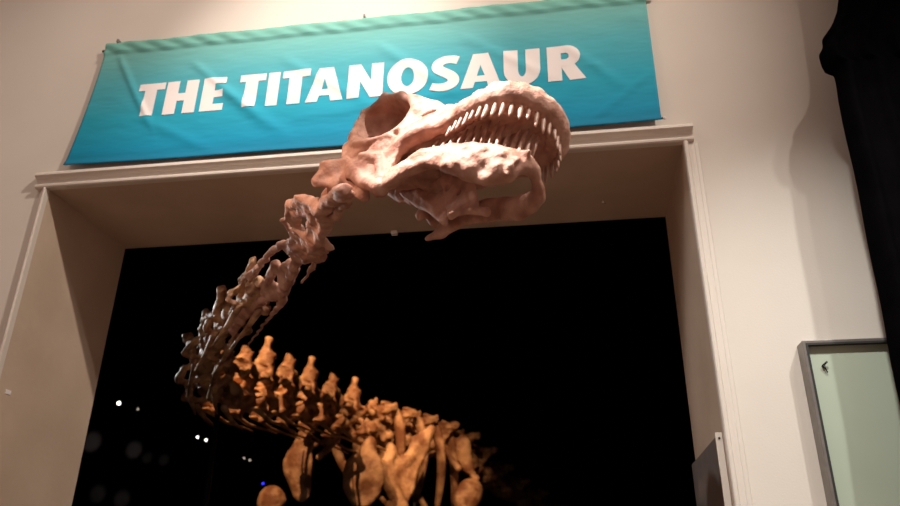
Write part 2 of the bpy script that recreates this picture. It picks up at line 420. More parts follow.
# tooth bearing arcade, thick and bulging over every root
F_.chain([(a, b, .096) for a, b in ARC], [.028, .031, .034, .036, .038, .040, .041, .042, .042, .042, .041, .040, .038, .036, .034, .031, .028], k=.02, flat=((0, 0, 1), .75))
NT = 30
for i in range(21):
    p, n_ = arc_pt((i+.5)/21)
    F_.cap((p.x+n_.x*.032, p.y+n_.y*.032, .078), (p.x+n_.x*.034, p.y+n_.y*.034, .135), .0255, .023, k=.003)
# back bars of the upper jaw
CH2([(.60, .165, .075), (.50, .168, .085), (.40, .168, .085), (.32, .168, .06)], [.034, .032, .036, .035], k=.02)
for t_ in (((.55, .165, .17), (.60, .165, .10), (.34, .168, .06)), ((.55, .165, .17), (.34, .168, .06), (.30, .165, .18)), ((.55, .16, .19), (.30, .165, .18), (.34, .155, .29)), ((.50, .12, .26), (.34, .155, .29), (.29, .13, .42)),
           ((.50, .12, .26), (.34, .155, .29), (.56, .155, .19))):
    S2('tri', t_, .017, k=.02)
# snout roof
RD = [(.94, 0, .170), (.80, 0, .205), (.65, 0, .245), (.50, 0, .30), (.40, 0, .35), (.30, 0, .41)]
for t_ in (((.955, .09, .13), (.94, 0, .170), (.83, .185, .13)), ((.83, .185, .13), (.94, 0, .170), (.80, 0, .205)), ((.83, .185, .13), (.80, 0, .205), (.65, 0, .245)), ((.83, .185, .13), (.65, 0, .245), (.62, .17, .13)),
           ((.62, .17, .13), (.65, 0, .245), (.50, .10, .26)), ((.98, .0, .13), (.94, 0, .170), (.955, .09, .13))):
    S2('tri', t_, .022, k=.03)
F_.chain(RD, [.03, .03, .026, .022, .022, .025], k=.03)
CH2([(.50, .10, .26), (.42, .07, .34), (.30, .10, .42)], [.018, .016, .02], k=.02)
# orbit ring
OR = [(-.02, .172, .245), (-.075, .165, .33), (-.09, .155, .43), (-.070, .15, .50), (.04, .15, .552), (.16, .15, .515), (.25, .15, .43), (.325, .155, .33), (.31, .165, .21), (.22, .172, .165), (.12, .175, .185), (-.02, .172, .245)]
CH2(OR, [.022, .016, .014, .012, .011, .012, .018, .024, .024, .022, .020, .022], k=.012)
S2('tri', ((.25, .15, .45), (.325, .155, .33), (.36, .12, .36)), .018, k=.02)
# cheek: jugal and quadratojugal down to the jaw joint
for t_ in (((-.06, .16, .25), (.20, .172, .14), (.04, .165, .02)), ((.20, .172, .14), (.34, .168, .05), (.04, .165, .02)), ((.34, .168, .05), (.29, .165, -.15), (.04, .165, .02)), ((.04, .165, .02), (.29, .165, -.15), (.20, .16, -.10))):
    F_.tri(*[(p[0], -p[1], p[2]) for p in t_], .018, k=.02)
F_.tri((-.06, .16, .25), (.20, .172, .14), (.10, .165, .10), .018, k=.02)
F_.chain([(-.08, -.16, .24), (-.03, -.165, .12), (.05, -.165, .02), (.17, -.163, -.08), (.28, -.163, -.165)], [.028, .028, .030, .030, .038], k=.02)
F_.chain([(-.08, .16, .24), (.04, .165, .15), (.20, .165, .06), (.30, .163, -.10)], [.026, .024, .020, .022], k=.02)
CH2([(-.06, .16, .25), (.02, .19, .20), (.12, .195, .165), (.24, .185, .15), (.34, .175, .07)], [.020, .018, .014, .014, .018], k=.012)
F_.chain([(.10, -.19, .08), (.22, -.19, .02), (.285, -.18, -.12)], [.016, .016, .02], k=.02)
for s in (1, -1):
    F_.ell((.07, .185*s, .125), (.055, .022, .020), k=.012, cut=True)
    F_.ell((.44, .185*s, .215), (.05, .03, .014), k=.01, cut=True)
# skull roof, braincase, occiput
for t_ in (((-.07, .14, .50), (.05, .15, .55), (-.06, 0, .53)), ((.05, .15, .55), (-.06, 0, .53), (.06, 0, .54)), ((.05, .15, .55), (.16, .14, .51), (.05, 0, .54)), ((.16, .14, .51), (.05, 0, .54), (.27, 0, .43)), ((.16, .14, .51), (.25, .14, .43), (.27, 0, .43)), ((-.08, .12, .28), (-.08, .11, .50), (-.07, 0, .5)), ((-.08, .12, .28), (-.07, 0, .5), (-.07, 0, .2))):
    S2('tri', t_, .016, k=.02)
F_.ell((.03, 0, .32), (.10, .045, .16), k=.03); F_.cap((-.06, 0, .26), (-.13, 0, .25), .05, .036, k=.03)
F_.tri((.34, .0, .14), (.34, .0, .38), (.20, .0, .30), .02, k=.03)
F_.tri((-.08, .0, .18), (-.06, .0, .53), (.30, .0, .46), .018, k=.02)
F_.tri((-.08, .0, .18), (.30, .0, .46), (.38, .0, .12), .018, k=.02)
F_.tri((.30, 0, .46), (.38, 0, .12), (.50, 0, .30), .018, k=.02); F_.tri((.50, 0, .12), (.38, 0, .12), (.50, 0, .30), .018, k=.02)
S2('tri', ((-.085, .155, .31), (-.085, .145, .50), (-.02, .02, .42)), .014, k=.02); S2('tri', ((-.02, .165, .24), (-.085, .155, .31), (-.01, .02, .28)), .014, k=.02); S2('tri', ((-.085, .155, .31), (-.01, .02, .28), (-.02, .02, .42)), .014, k=.02)
S2('tri', ((-.085, .145, .50), (-.02, .02, .42), (.02, .02, .52)), .014, k=.02); F_.ell((.14, 0, .36), (.24, .035, .18), k=.03)
S2('tri', ((-.10, .11, .26), (-.09, .10, .50), (-.08, 0, .5)), .014, k=.02); S2('tri', ((-.10, .11, .26), (-.08, 0, .5), (-.08, 0, .2)), .014, k=.02)
S2('tri', ((.02, .03, .2), (.02, .14, .2), (.28, .14, .14)), .018, k=.03)
S2('tri', ((.02, .03, .2), (.28, .14, .14), (.34, .02, .12)), .018, k=.03)
# palate
for t_ in (((.95, 0, .12), (.86, .16, .11), (.60, .15, .12)), ((.95, 0, .12), (.60, .15, .12), (.40, 0, .13)), ((.60, .15, .12), (.40, 0, .13), (.34, .14, .09))):
    S2('tri', t_, .018, k=.02)
CH2([(.92, .02, .09), (.70, .03, .08), (.50, .04, .05), (.36, .06, .02)], [.018, .018, .022, .022], k=.02)
CH2([(.36, .06, .02), (.30, .10, -.02), (.22, .14, -.04)], [.022, .02, .024], k=.02)
# far cheek braces and hanging palate plates with holes
for t_ in (((.40, .05, .02), (.56, .05, -.03), (.62, .055, -.18)), ((.40, .05, .02), (.62, .055, -.18), (.50, .06, -.20)), ((.26, .06, .02), (.12, .08, .08), (.46, .07, -.22)), ((.26, .06, .02), (.44, .07, -.08), (.46, .07, -.22))):
    F_.tri(*t_, .0135, k=.012)
F_.ell((.452, .055, -.05), (.022, .04, .026), k=.006, cut=True); F_.ell((.535, .055, -.11), (.012, .04, .012), k=.005, cut=True)
F_.chain([(.50, .06, -.20), (.62, .06, -.21), (.66, .09, -.22)], [.016, .016, .02], k=.02)
V, Q = F_.mesh(rough=.0032, freq=26, seed=3)
M4 = np.array(SM)
def world_np(V): return V@M4[:3, :3].T+M4[:3, 3]
skull = to_sk(link(bpy.data.objects.new('skull', sdf_mesh('skull', world_np(V), Q, BONE))))
# upper teeth: individual pegs
def tooth(name, base, tip, r, bend, parent, M=SM):
    base, tip, bend = Vector(base), Vector(tip), Vector(bend); pts = []; rad = []
    for k in range(8):
        t = k/7; pts.append(M @ (base.lerp(tip, t)+bend*math.sin(PI*t*.9)*.5))
        rad.append(SS*r*(.80+.30*math.sin(PI*min(1, t*1.1))-.18*max(0, t-.6)/.4 if t < .99 else .38))
    V_, F2 = tube(pts, rad, 9); return mesh_obj(name, V_, F2, TOOTH, parent, True)
for i in range(NT):
    if i < 7: continue                      # the far side row is hidden from the hall entrance
    p, n_ = arc_pt((i+.5)/NT); c = abs((i+.5)/NT-.5)*2
    ln = .112*(1-.30*c**2)*random.uniform(.82, 1.1); inn = -.020
    tooth('tooth', (p.x-n_.x*.004, p.y-n_.y*.004, .078), (p.x+n_.x*inn+random.uniform(-.004, .004), p.y+n_.y*inn, .060-ln), .0095*random.uniform(.9, 1.1)*(1-.2*c), (n_.x*.012, n_.y*.012, 0), skull)
# ---- lower jaw
F_ = Field((.15, -.25, -.38), (1.04, .25, .05), .0065)
JW = [(.285, .163, -.175), (.35, .167, -.155), (.42, .17, -.130), (.50, .17, -.112), (.60, .167, -.130), (.70, .158, -.165), (.79, .140, -.205), (.86, .112, -.228), (.90, .085, -.228), (.925, .050, -.215), (.935, 0, -.205)]
JR = [.030, .047, .064, .076, .078, .080, .085, .080, .062, .040, .030]
JF = [1.3, 1.7, 2.1, 2.3, 2.3, 2.3, 2.3, 2.0, 1.5, 1.1, 1.0]
for s in (1, -1):
    for i in range(len(JW)-1):
        p, q = JW[i], JW[i+1]; g = .58 if s > 0 else 1
        t_ = Vector((q[0]-p[0], (q[1]-p[1])*s, 0)).normalized()
        zo = .016 if s < 0 else .002
        F_.cap((p[0], p[1]*s, p[2]+zo), (q[0], q[1]*s, q[2]+zo), JR[i]*g, JR[i+1]*g, .022, flat=((-t_.y, t_.x, .25*s), 1+(JF[i]-1)*(.5 if s > 0 else 1)))
    F_.ell((.60, .215*s, -.125), (.12, .012, .020), k=.03, cut=True)
F_.chain([(.66, -.163, -.185), (.76, -.148, -.235), (.84, -.122, -.268), (.895, -.085, -.268)], [.045, .052, .052, .035], k=.03, flat=((.2, 1, 0), 1.6))
F_.cap((.285, -.163, -.155), (.27, -.160, -.175), .030, .024, k=.02)
for i in range(34):
    a = random.uniform(.68, .93); j = min(range(len(JW)), key=lambda q: abs(JW[q][0]-a)); s = -1; p = JW[j]
    F_.cap((p[0]+random.uniform(-.05, .05), (p[1]+.03)*s, p[2]+random.uniform(-.06, .04)), (p[0]+random.uniform(-.05, .05), (p[1]+.035)*s, p[2]+random.uniform(-.08, .03)), .008, .006, k=.02)
V, Q = F_.mesh(rough=.0050, freq=26, seed=5)
jaw = to_sk(link(bpy.data.objects.new('lower_jaw', sdf_mesh('lower_jaw', world_np(V), Q, BONE))))
LJ = [(.50, .148, -.075), (.56, .146, -.085), (.62, .142, -.095), (.68, .136, -.11), (.73, .128, -.125), (.78, .118, -.14), (.82, .104, -.155), (.86, .086, -.17), (.895, .062, -.18), (.92, .035, -.19), (.935, .01, -.195)]
for s in (-1,):
    pts = [Vector((p[0], p[1]*s, p[2]+.030)) for p in LJ]; nn = 14
    for i in range(nn):
        t = (i+.3)/nn*(len(pts)-1); k = int(t); p = pts[k].lerp(pts[min(k+1, len(pts)-1)], t-k)
        ln = (.110+.065*min(1, i/6))*random.uniform(.8, 1.12)
        tooth('tooth', p+Vector((0, 0, .012)), p+Vector((random.uniform(-.008, .012), -.022*s, ln)), .0092*random.uniform(.85, 1.1), (-.012, .0, 0), jaw)

# ---- vertebrae (unit length along x, y lateral, z up)
def cervical(seed, spine):
    global F_
    F_ = Field((-.85, -.55, -.5), (.85, .55, 1.35 if spine > .6 else .85), .021)
    rs = random.Random(seed)
    F_.chain([(-.46, 0, 0), (-.25, 0, -.01), (.2, 0, 0), (.46, 0, .02)], [.17, .10, .11, .15], k=.05)
    F_.cap((-.15, 0, .05), (.2, 0, .1), .10, .10, k=.06)
    for s in (1, -1):
        F_.chain([(0, .06*s, .08), (.15, .14*s, .24), (.60, .19*s, .36)], [.06, .055, .06], k=.05)     # prezygapophysis
        F_.chain([(-.05, .06*s, .15), (-.22, .13*s, .34), (-.52, .17*s, .38)], [.055, .05, .065], k=.05)   # postzygapophysis
        F_.chain([(.15, .08*s, .16), (.20, .30*s, .04), (.26, .33*s, -.12), (.24, .20*s, -.20), (.2, .06*s, -.08)], [.05, .045, .045, .04, .04], k=.04)  # rib loop
        F_.chain([(-.22, .13*s, .34), (-.05, .05*s, .42), (.15, .14*s, .26)], [.035, .04, .035], k=.04)
        F_.tri((.15, .12*s, .22), (-.2, .11*s, .32), (-.05, .03*s, .12), .025, k=.04)
    if spine < .6:
        for s in (1, -1): F_.chain([(0, .03*s, .3), (-.08, .05*s, spine), (-.18, .055*s, spine-.03)], [.055, .04, .035], k=.04)
    else:
        F_.chain([(0, 0, .3), (-.06, 0, .6), (-.10, 0, spine-.2), (-.12, 0, spine)], [.12, .12, .11, .085], k=.06)
        for s in (1, -1): F_.chain([(-.2, .12*s, .32), (-.08, .02*s, .8)], [.05, .03], k=.04); F_.chain([(.18, .14*s, .26), (-.04, .02*s, .75)], [.05, .03], k=.04)
    for _ in range(22):
        a = np.array([rs.uniform(-.5, .5), rs.uniform(-.25, .25), rs.uniform(-.1, .4)])
        F_.ell(a, [rs.uniform(.03, .07), rs.uniform(.03, .06), rs.uniform(.03, .07)], k=.02, cut=True)
    return F_.mesh(rough=.022, freq=16, seed=seed)
def dorsal(seed, spine):
    global F_
    F_ = Field((-.7, -.85, -.45), (.7, .85, 1.3), .023)
    F_.chain([(-.42, 0, 0), (0, 0, 0), (.42, 0, .0)], [.25, .18, .26], k=.06)
    F_.chain([(0, 0, .1), (0, 0, .45)], [.17, .12], k=.06)
    for s in (1, -1):
        F_.chain([(0, .05*s, .38), (.0, .3*s, .44), (.02, .46*s, .46)], [.10, .08, .07], k=.06, flat=((1, 0, 0), .8))
        F_.tri((0, .1*s, .15), (0, .5*s, .5), (0, .05*s, .5), .03, k=.05)
        F_.chain([(.05, .1*s, .35), (.42, .14*s, .42)], [.06, .06], k=.05); F_.chain([(-.05, .1*s, .4), (-.42, .12*s, .45)], [.06, .06], k=.05)
        F_.ell((0, .24*s, .08), (.14, .10, .12), k=.04, cut=True)
    F_.chain([(0, 0, .4), (-.06, 0, spine-.1), (-.16, 0, spine)], [.13, .08, .05], k=.06)
    return F_.mesh(rough=.026, freq=14, seed=seed)
TYPES = {}
for nm, fn, a in (('c1', cervical, (11, .48)), ('c2', cervical, (12, .52)), ('p1', cervical, (21, .86)), ('p2', cervical, (22, .92)), ('d1', dorsal, (31, .66)), ('d2', dorsal, (32, .60))):
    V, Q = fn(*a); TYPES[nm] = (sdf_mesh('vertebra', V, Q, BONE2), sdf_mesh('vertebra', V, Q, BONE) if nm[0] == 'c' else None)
def vertebra(kind, c, t, ln, w, h, roll=0, upv=(0, 0, 1), pale=False, name='neck_vertebra'):
    x = Vector(t).normalized(); y = Vector(upv).cross(x).normalized(); z = x.cross(y)
    if roll: y, z = y*math.cos(roll)+z*math.sin(roll), z*math.cos(roll)-y*math.sin(roll)
    M = Matrix.Translation(c) @ Matrix((x, y, z)).transposed().to_4x4() @ Matrix.Diagonal((ln, w, h, 1))
    me = TYPES[kind][1 if pale and TYPES[kind][1] else 0]
    o = link(bpy.data.objects.new(name, me)); o.parent = SK; o.matrix_parent_inverse = INV; o.matrix_basis = M
    return o, M
def rod(name, pts, radii, parent, m, flat=1.0, n=8, nrm=None):
    V_, F2 = tube(pts, radii, n, flat, nrm); o = mesh_obj(name, V_, F2, m, None, True)
    if parent is SK: o.parent = SK; o.matrix_parent_inverse = INV
    else: o.parent = parent; o.matrix_parent_inverse = (Matrix.Translation(SK.location) @ INV @ parent.matrix_basis).inverted() if False else parent.matrix_basis.inverted() @ INV.inverted() @ INV
    return o
NECK = [(-1.05, -1.02, 3.50), (-1.20, -.82, 3.48), (-1.44, -.5, 3.45), (-1.84, .1, 3.52), (-2.29, .7, 3.54), (-2.72, 1.3, 3.57), (-3.23, 2.1, 3.62), (-3.63, 2.9, 3.66), (-3.91, 3.8, 3.72), (-4.0, 4.6, 3.85),
        (-4.04, 5.4, 3.99), (-4.04, 6.2, 4.11), (-3.98, 7.0, 4.2), (-3.88, 7.8, 4.26), (-3.73, 8.6, 4.3), (-3.54, 9.4, 4.35), (-3.31, 10.2, 4.41), (-3.03, 11.0, 4.46), (-2.72, 11.8, 4.5), (-2.4, 12.6, 4.44), (-2.1, 13.4, 4.28),
        (-1.77, 14.4, 4.08), (-1.37, 15.4, 3.94), (-.93, 16.4, 3.81), (-.4, 17.3, 3.6), (.15, 18.2, 3.35), (.7, 19.1, 3.1), (1.3, 20.0, 2.85)]
NP = [Vector(p) for p in NECK]
RIBS = []
for i, c in enumerate(NP):
    t = (NP[max(0, i-1)]-NP[min(len(NP)-1, i+1)]).normalized(); ln = (NP[max(0, i-1)]-NP[min(len(NP)-1, i+1)]).length/(2 if 0 < i < len(NP)-1 else 1)
    if i == 0: ln = .26
    if i <= 3: continue                     # the first bones of the neck are shaped one by one below
    if i <= 8:
        w = [.30, .44, .46, .43, .42, .48, .58, .70, .85][i]; kd = 'c1' if i % 2 else 'c2'
        
        o, M = vertebra(kd, c, t, ln*1.0, w*(1.15 if i == 0 else 1), [.22, .40, .46, .46, .47, .52, .62, .74, .9][i], roll=(.15 if i % 2 else -.1), pale=False)  # darker bone colour stands in for the shade past the doorway
        mt = BONE2
        for s in (1, -1):
            y = Vector((0, 0, 1)).cross(t).normalized()*s; z = Vector((0, 0, 1))
            a = c+t*ln*.25+y*w*.17-z*w*.24; L2 = max(ln, .4)*(random.uniform(.55, .8) if i < 4 else random.uniform(.9, 1.3))
            rr = .009+.002*i
            rod('neck_rib', [a+t*.10*L2, a, a-t*L2*.35-z*w*.10, a-t*L2*.7-z*w*.14, a-t*L2-z*w*.16], [rr*.5, rr*1.6, rr*1.1, rr*.8, rr*.4], SK, mt)
    elif i <= 14:
        w = [1.0, 1.02, 1.05, 1.05, 1.05, 1.05][i-9]; o, M = vertebra('p1' if i % 2 else 'p2', c, t, ln*1.05, w, .86 if i > 9 else .72)
        for s in (1, -1):
            y = Vector((0, 0, 1)).cross(t).normalized()*s; z = Vector((0, 0, 1)); a = c+t*ln*.3+y*w*.30-z*w*.16; L2 = ln*2.0
            rod('neck_rib', [a+t*.15, a, a-t*L2*.4-z*.12, a-t*L2*.8-z*.16, a-t*L2*1.1-z*.20], [.015, .035, .022, .016, .008], SK, BONE2)
    else:
        k = i-15; sc = 1.0 if k < 6 else max(.45, 1-.085*(k-5)); nm = 'back_vertebra' if k < 7 else 'tail_vertebra'
        o, M = vertebra('d1' if i % 2 else 'd2', c, t, ln*1.0, sc*.95, sc*.95, name=nm)
        if k <= 3:
            for s in (1, -1):
                y = Vector((0, 0, 1)).cross(t).normalized()*s; pts = []; rad = []
                R0 = [.45, .50, .42, .22][k] if s > 0 else [.95, 1.0, 1.0, .9][k]; Hh = [1.5, 1.7, 1.85, 1.9, 1.8, 1.6][k]
                for q in range(15):
                    an = q/14*2.35; pts.append(c+y*(R0*math.sin(min(an+.35, 2.7))*1.0)+Vector((0, 0, .55-Hh*(1-math.cos(an*.95))/1.6))-t*.22*an); rad.append(.055+.05*math.sin(PI*q/14))
                rod('rib', pts, rad, SK, BONE2, .55, 8, nrm=tuple(y))

# ---- girdles and limbs
def blob(name, fn, lo, hi, h, mt, rough=.012, freq=7, seed=1):
    global F_
    F_ = Field(lo, hi, h); fn(F_); V, Q = F_.mesh(rough=rough, freq=freq, seed=seed)
    return to_sk(link(bpy.data.objects.new(name, sdf_mesh(name, V, Q, mt))))
def atlas(F):
    F.chain([(-1.142, -1.150, 3.418), (-1.088, -1.120, 3.504), (-1.016, -1.080, 3.539), (-0.945, -1.020, 3.540), (-0.911, -1.000, 3.486)], [.016, .040, .042, .036, .030], k=.02)
    F.tri((-1.142, -1.150, 3.418), (-1.088, -1.120, 3.504), (-1.032, -1.120, 3.421), .018, k=.02); F.tri((-1.088, -1.120, 3.504), (-1.016, -1.080, 3.539), (-1.032, -1.120, 3.421), .022, k=.02); F.tri((-1.016, -1.080, 3.539), (-0.966, -1.100, 3.405), (-1.032, -1.120, 3.421), .020, k=.02)
    F.chain([(-1.016, -1.080, 3.539), (-0.966, -1.100, 3.405), (-0.992, -1.100, 3.352)], [.03, .034, .03], k=.02); F.chain([(-0.966, -1.100, 3.405), (-0.899, -1.150, 3.328), (-0.869, -1.180, 3.363)], [.024, .026, .016], k=.015)
    F.chain([(-1.032, -1.120, 3.421), (-1.108, -1.000, 3.426), (-1.181, -0.900, 3.428)], [.03, .034, .03], k=.02); F.chain([(-0.992, -1.100, 3.352), (-1.108, -1.000, 3.426)], [.026, .03], k=.02)
    F.ell((-0.960, -1.080, 3.455), (.026, .08, .018), k=.01, cut=True)
blob('neck_vertebra', atlas, (-1.45, -1.35, 3.15), (-.75, -.7, 3.75), .0075, BONE, rough=.006, freq=30, seed=61)
def axis_bone(F):
    F.chain([(-0.905, -1.394, 3.225), (-1.007, -1.235, 3.290), (-1.126, -1.022, 3.348)], [0.034, 0.03, 0.034], k=0.014)
    F.chain([(-0.887, -1.344, 3.221), (-1.052, -1.025, 3.319), (-1.188, -0.794, 3.366)], [0.02, 0.022, 0.024], k=0.014)
    F.chain([(-1.160, -1.021, 3.379), (-1.279, -0.919, 3.459), (-1.410, -0.751, 3.523), (-1.455, -0.639, 3.523), (-1.432, -0.577, 3.478), (-1.535, -0.367, 3.484), (-1.516, -0.284, 3.430), (-1.408, -0.392, 3.382), (-1.320, -0.571, 3.375), (-1.211, -0.765, 3.347), (-1.144, -0.948, 3.343), (-1.160, -1.021, 3.379)], [0.028, 0.03, 0.03, 0.024, 0.026, 0.03, 0.032, 0.03, 0.028, 0.032, 0.034, 0.028], k=0.014)
    F.chain([(-1.267, -0.904, 3.443), (-1.237, -0.851, 3.399), (-1.326, -0.650, 3.410), (-1.441, -0.411, 3.419)], [0.03, 0.03, 0.026, 0.034], k=0.014)
    F.chain([(-1.345, -0.600, 3.436), (-1.298, -0.555, 3.393), (-1.333, -0.420, 3.371)], [0.03, 0.03, 0.03], k=0.014)
    F.chain([(-1.327, -0.440, 3.374), (-1.462, -0.196, 3.400), (-1.637, 0.107, 3.428)], [0.024, 0.014, 0.006], k=0.014)
    F.chain([(-1.256, -0.611, 3.376), (-1.229, -0.583, 3.352), (-1.280, -0.473, 3.356)], [0.024, 0.02, 0.012], k=0.014)
    F.chain([(-1.392, -0.780, 3.507), (-1.310, -0.927, 3.469)], [0.02, 0.012], k=0.014)
    F.tri((-1.283, -0.909, 3.459), (-1.381, -0.710, 3.482), (-1.170, -0.990, 3.379), 0.022, k=.012)
    F.tri((-1.432, -0.577, 3.478), (-1.500, -0.314, 3.428), (-1.325, -0.594, 3.389), 0.024, k=.012)
    F.tri((-1.279, -0.739, 3.400), (-1.338, -0.553, 3.385), (-1.142, -0.937, 3.337), 0.022, k=.012)
    F.tri((-1.509, -0.305, 3.433), (-1.325, -0.594, 3.389), (-1.412, -0.382, 3.380), 0.026, k=.012)
    F.tri((-1.467, -0.642, 3.535), (-1.327, -0.831, 3.475), (-1.425, -0.598, 3.480), 0.016, k=.012)
    F.chain([(-1.443, -0.703, 3.514), (-1.513, -0.574, 3.523), (-1.496, -0.514, 3.488)], [0.016, 0.014, 0.016], k=0.014)
    F.chain([(-1.178, -0.991, 3.357), (-1.088, -1.133, 3.303)], [0.026, 0.016], k=0.014)
    F.chain([(-1.446, -0.467, 3.419), (-1.559, -0.327, 3.452)], [0.026, 0.022], k=0.014)
    F.chain([(-1.052, -1.158, 3.314), (-0.919, -1.364, 3.232)], [0.034, 0.036], k=0.014)
blob('neck_vertebra', axis_bone, (-1.8, -1.5, 2.8), (-.5, .3, 4.05), .009, BONE, rough=.007, freq=34, seed=62)
def third_bone(F):
    F.chain([(-1.478, -0.420, 3.455), (-1.614, -0.297, 3.522), (-1.776, -0.099, 3.569), (-1.976, 0.181, 3.592), (-2.115, 0.386, 3.590), (-2.104, 0.444, 3.545), (-1.977, 0.292, 3.529), (-1.790, 0.043, 3.507), (-1.618, -0.164, 3.463)], [0.026, 0.024, 0.02, 0.018, 0.018, 0.018, 0.017, 0.018, 0.024], k=0.014)
    F.chain([(-1.526, -0.276, 3.434), (-1.643, -0.047, 3.427), (-1.780, 0.189, 3.420), (-1.857, 0.350, 3.394)], [0.034, 0.03, 0.032, 0.024], k=0.014)
    F.chain([(-1.780, 0.189, 3.420), (-1.904, 0.329, 3.446), (-2.051, 0.477, 3.480), (-2.256, 0.725, 3.491)], [0.026, 0.028, 0.03, 0.03], k=0.014)
    F.chain([(-1.761, -0.040, 3.525), (-1.970, 0.338, 3.496), (-2.209, 0.689, 3.476)], [0.026, 0.03, 0.034], k=0.014)
    F.chain([(-1.874, 0.390, 3.417), (-2.149, 0.819, 3.442), (-2.528, 1.364, 3.428)], [0.02, 0.012, 0.007], k=0.014)
    F.chain([(-2.029, 0.427, 3.460), (-2.332, 0.843, 3.459), (-2.656, 1.270, 3.420)], [0.016, 0.012, 0.006], k=0.014)
    F.chain([(-1.976, 0.181, 3.592), (-2.111, 0.332, 3.619), (-2.282, 0.565, 3.617)], [0.018, 0.016, 0.012], k=0.014)
    F.tri((-1.485, -0.400, 3.453), (-1.559, -0.217, 3.436), (-1.621, -0.276, 3.519), 0.022, k=.012)
    F.tri((-1.559, -0.217, 3.436), (-1.766, 0.170, 3.419), (-1.761, 0.005, 3.503), 0.016, k=.012)
    F.tri((-1.766, 0.170, 3.419), (-2.051, 0.477, 3.480), (-1.900, 0.230, 3.500), 0.018, k=.012)
    F.chain([(-2.051, 0.477, 3.480), (-2.210, 0.645, 3.506), (-2.375, 0.857, 3.497), (-2.519, 1.052, 3.475)], [0.034, 0.038, 0.036, 0.03], k=0.014)
    F.chain([(-2.010, 0.351, 3.555), (-2.219, 0.609, 3.570), (-2.399, 0.863, 3.548)], [0.02, 0.022, 0.02], k=0.014)
blob('neck_vertebra', third_bone, (-3.0, -.8, 2.7), (-1.2, 1.5, 4.1), .012, BONE, rough=.007, freq=30, seed=63)
def coracoid_l(F):
    F.ell((-3.40, 8.45, 3.42), (.37, .09, .48), k=.05); F.chain([(-3.32, 8.5, 4.0), (-3.45, 8.45, 3.3)], [.12, .10], k=.1)
blob('breast_plate', coracoid_l, (-3.95, 8.2, 2.9), (-2.95, 8.8, 4.2), .03, BONE2, seed=41)
def scap_l(F):
    # broad triangular blade rising to a point
    F.tri((-2.46, 9.6, 4.42), (-3.10, 9.15, 4.05), (-3.15, 9.05, 3.45), .05, k=.1); F.tri((-2.46, 9.6, 4.42), (-3.15, 9.05, 3.45), (-2.85, 9.2, 3.05), .05, k=.1)
    F.chain([(-3.1, 9.15, 4.05), (-2.85, 9.25, 3.8), (-2.62, 9.5, 4.05), (-2.46, 9.6, 4.45)], [.08, .06, .07, .07], k=.06)
    F.ell((-2.93, 9.2, 4.2), (.17, .2, .30), k=.05, cut=True)
    F.chain([(-3.1, 9.1, 4.0), (-3.2, 9.0, 3.5), (-2.9, 9.1, 3.05)], [.09, .12, .12], k=.1)
blob('shoulder_blade', scap_l, (-3.5, 8.7, 2.8), (-2.2, 9.9, 4.7), .03, BONE2, seed=42)
def scap_r(F):
    F.chain([(-4.33, 8.0, 4.0), (-4.4, 8.0, 3.6), (-4.32, 8.05, 3.15)], [.14, .24, .16], k=.1, flat=((0, 1, 0), 2.2))
    F.chain([(-4.28, 8.05, 4.35), (-4.33, 8.0, 3.95)], [.05, .09], k=.08)
    F.cap((-4.40, 8, 3.78), (-3.95, 8.1, 4.0), .05, .05, k=.05); F.cap((-4.05, 8.05, 3.7), (-3.8, 8.2, 4.05), .06, .05, k=.05)
blob('shoulder_blade', scap_r, (-4.9, 7.6, 2.7), (-3.6, 8.5, 4.6), .03, BONE2, seed=43)
def ilium(F):
    F.chain([(-2.50, 12.0, 4.80), (-2.30, 12.0, 4.55), (-2.10, 12.05, 4.15)], [.14, .24, .14], k=.12, flat=((.3, 1, 0), 1.9))
    F.chain([(-2.1, 12.05, 4.2), (-2.0, 12.1, 4.0), (-1.95, 12.1, 3.92)], [.08, .06, .09], k=.06)
    F.chain([(-2.75, 11.8, 4.75), (-2.50, 11.7, 4.4), (-2.25, 11.7, 4.05)], [.05, .05, .07], k=.04)
blob('hip_bone', ilium, (-3.0, 11.3, 3.6), (-1.6, 12.6, 5.15), .03, BONE2, seed=44)
def femur(F):
    F.ell((-2.05, 12.0, 3.62), (.24, .2, .24), k=.08); F.ell((-2.32, 11.9, 3.5), (.13, .15, .2), k=.08)
    F.chain([(-2.1, 12.0, 3.6), (-2.15, 12.0, 2.8), (-2.1, 11.9, 1.9)], [.22, .13, .22], k=.12)
    F.cap((-2.1, 11.9, 1.75), (-2.1, 12.1, .35), .16, .14, k=.05); F.ell((-2.1, 11.95, .16), (.3, .4, .16), k=.08)
blob('thigh_bone', femur, (-2.7, 11.4, -.02), (-1.6, 12.6, 4.1), .045, BONE2, seed=45)
def arm(x, y0):
    def fn(F):
        F.chain([(x, y0, 3.02), (x-.02, y0, 2.4), (x, y0+.15, 1.7)], [.2, .11, .17], k=.12, flat=((0, 1, 0), 1.4))
        F.ell((x, y0, 2.95), (.24, .12, .15), k=.08)
        F.cap((x-.07, y0+.15, 1.6), (x-.05, y0, .5), .12, .10, k=.04); F.cap((x+.12, y0+.2, 1.6), (x+.08, y0, .5), .09, .09, k=.04)
        F.chain([(x, y0, .45), (x, y0-.05, .14)], [.17, .15], k=.05)
    return fn
blob("arm_bone", arm(-4.62, 7.6), (-5.15, 7.1, -.02), (-4.1, 8.3, 3.4), .045, BONE2, seed=46)
blob('arm_bone', arm(-2.95, 9.1), (-3.4, 8.7, -.02), (-2.5, 9.7, 3.4), .045, BONE2, seed=47)
def belly(F):
    F.chain([(-3.95, 6.0, 2.72), (-3.8, 6.2, 2.80), (-3.7, 6.7, 2.72)], [.10, .13, .10], k=.08, flat=((0, 0, 1), 1.5))
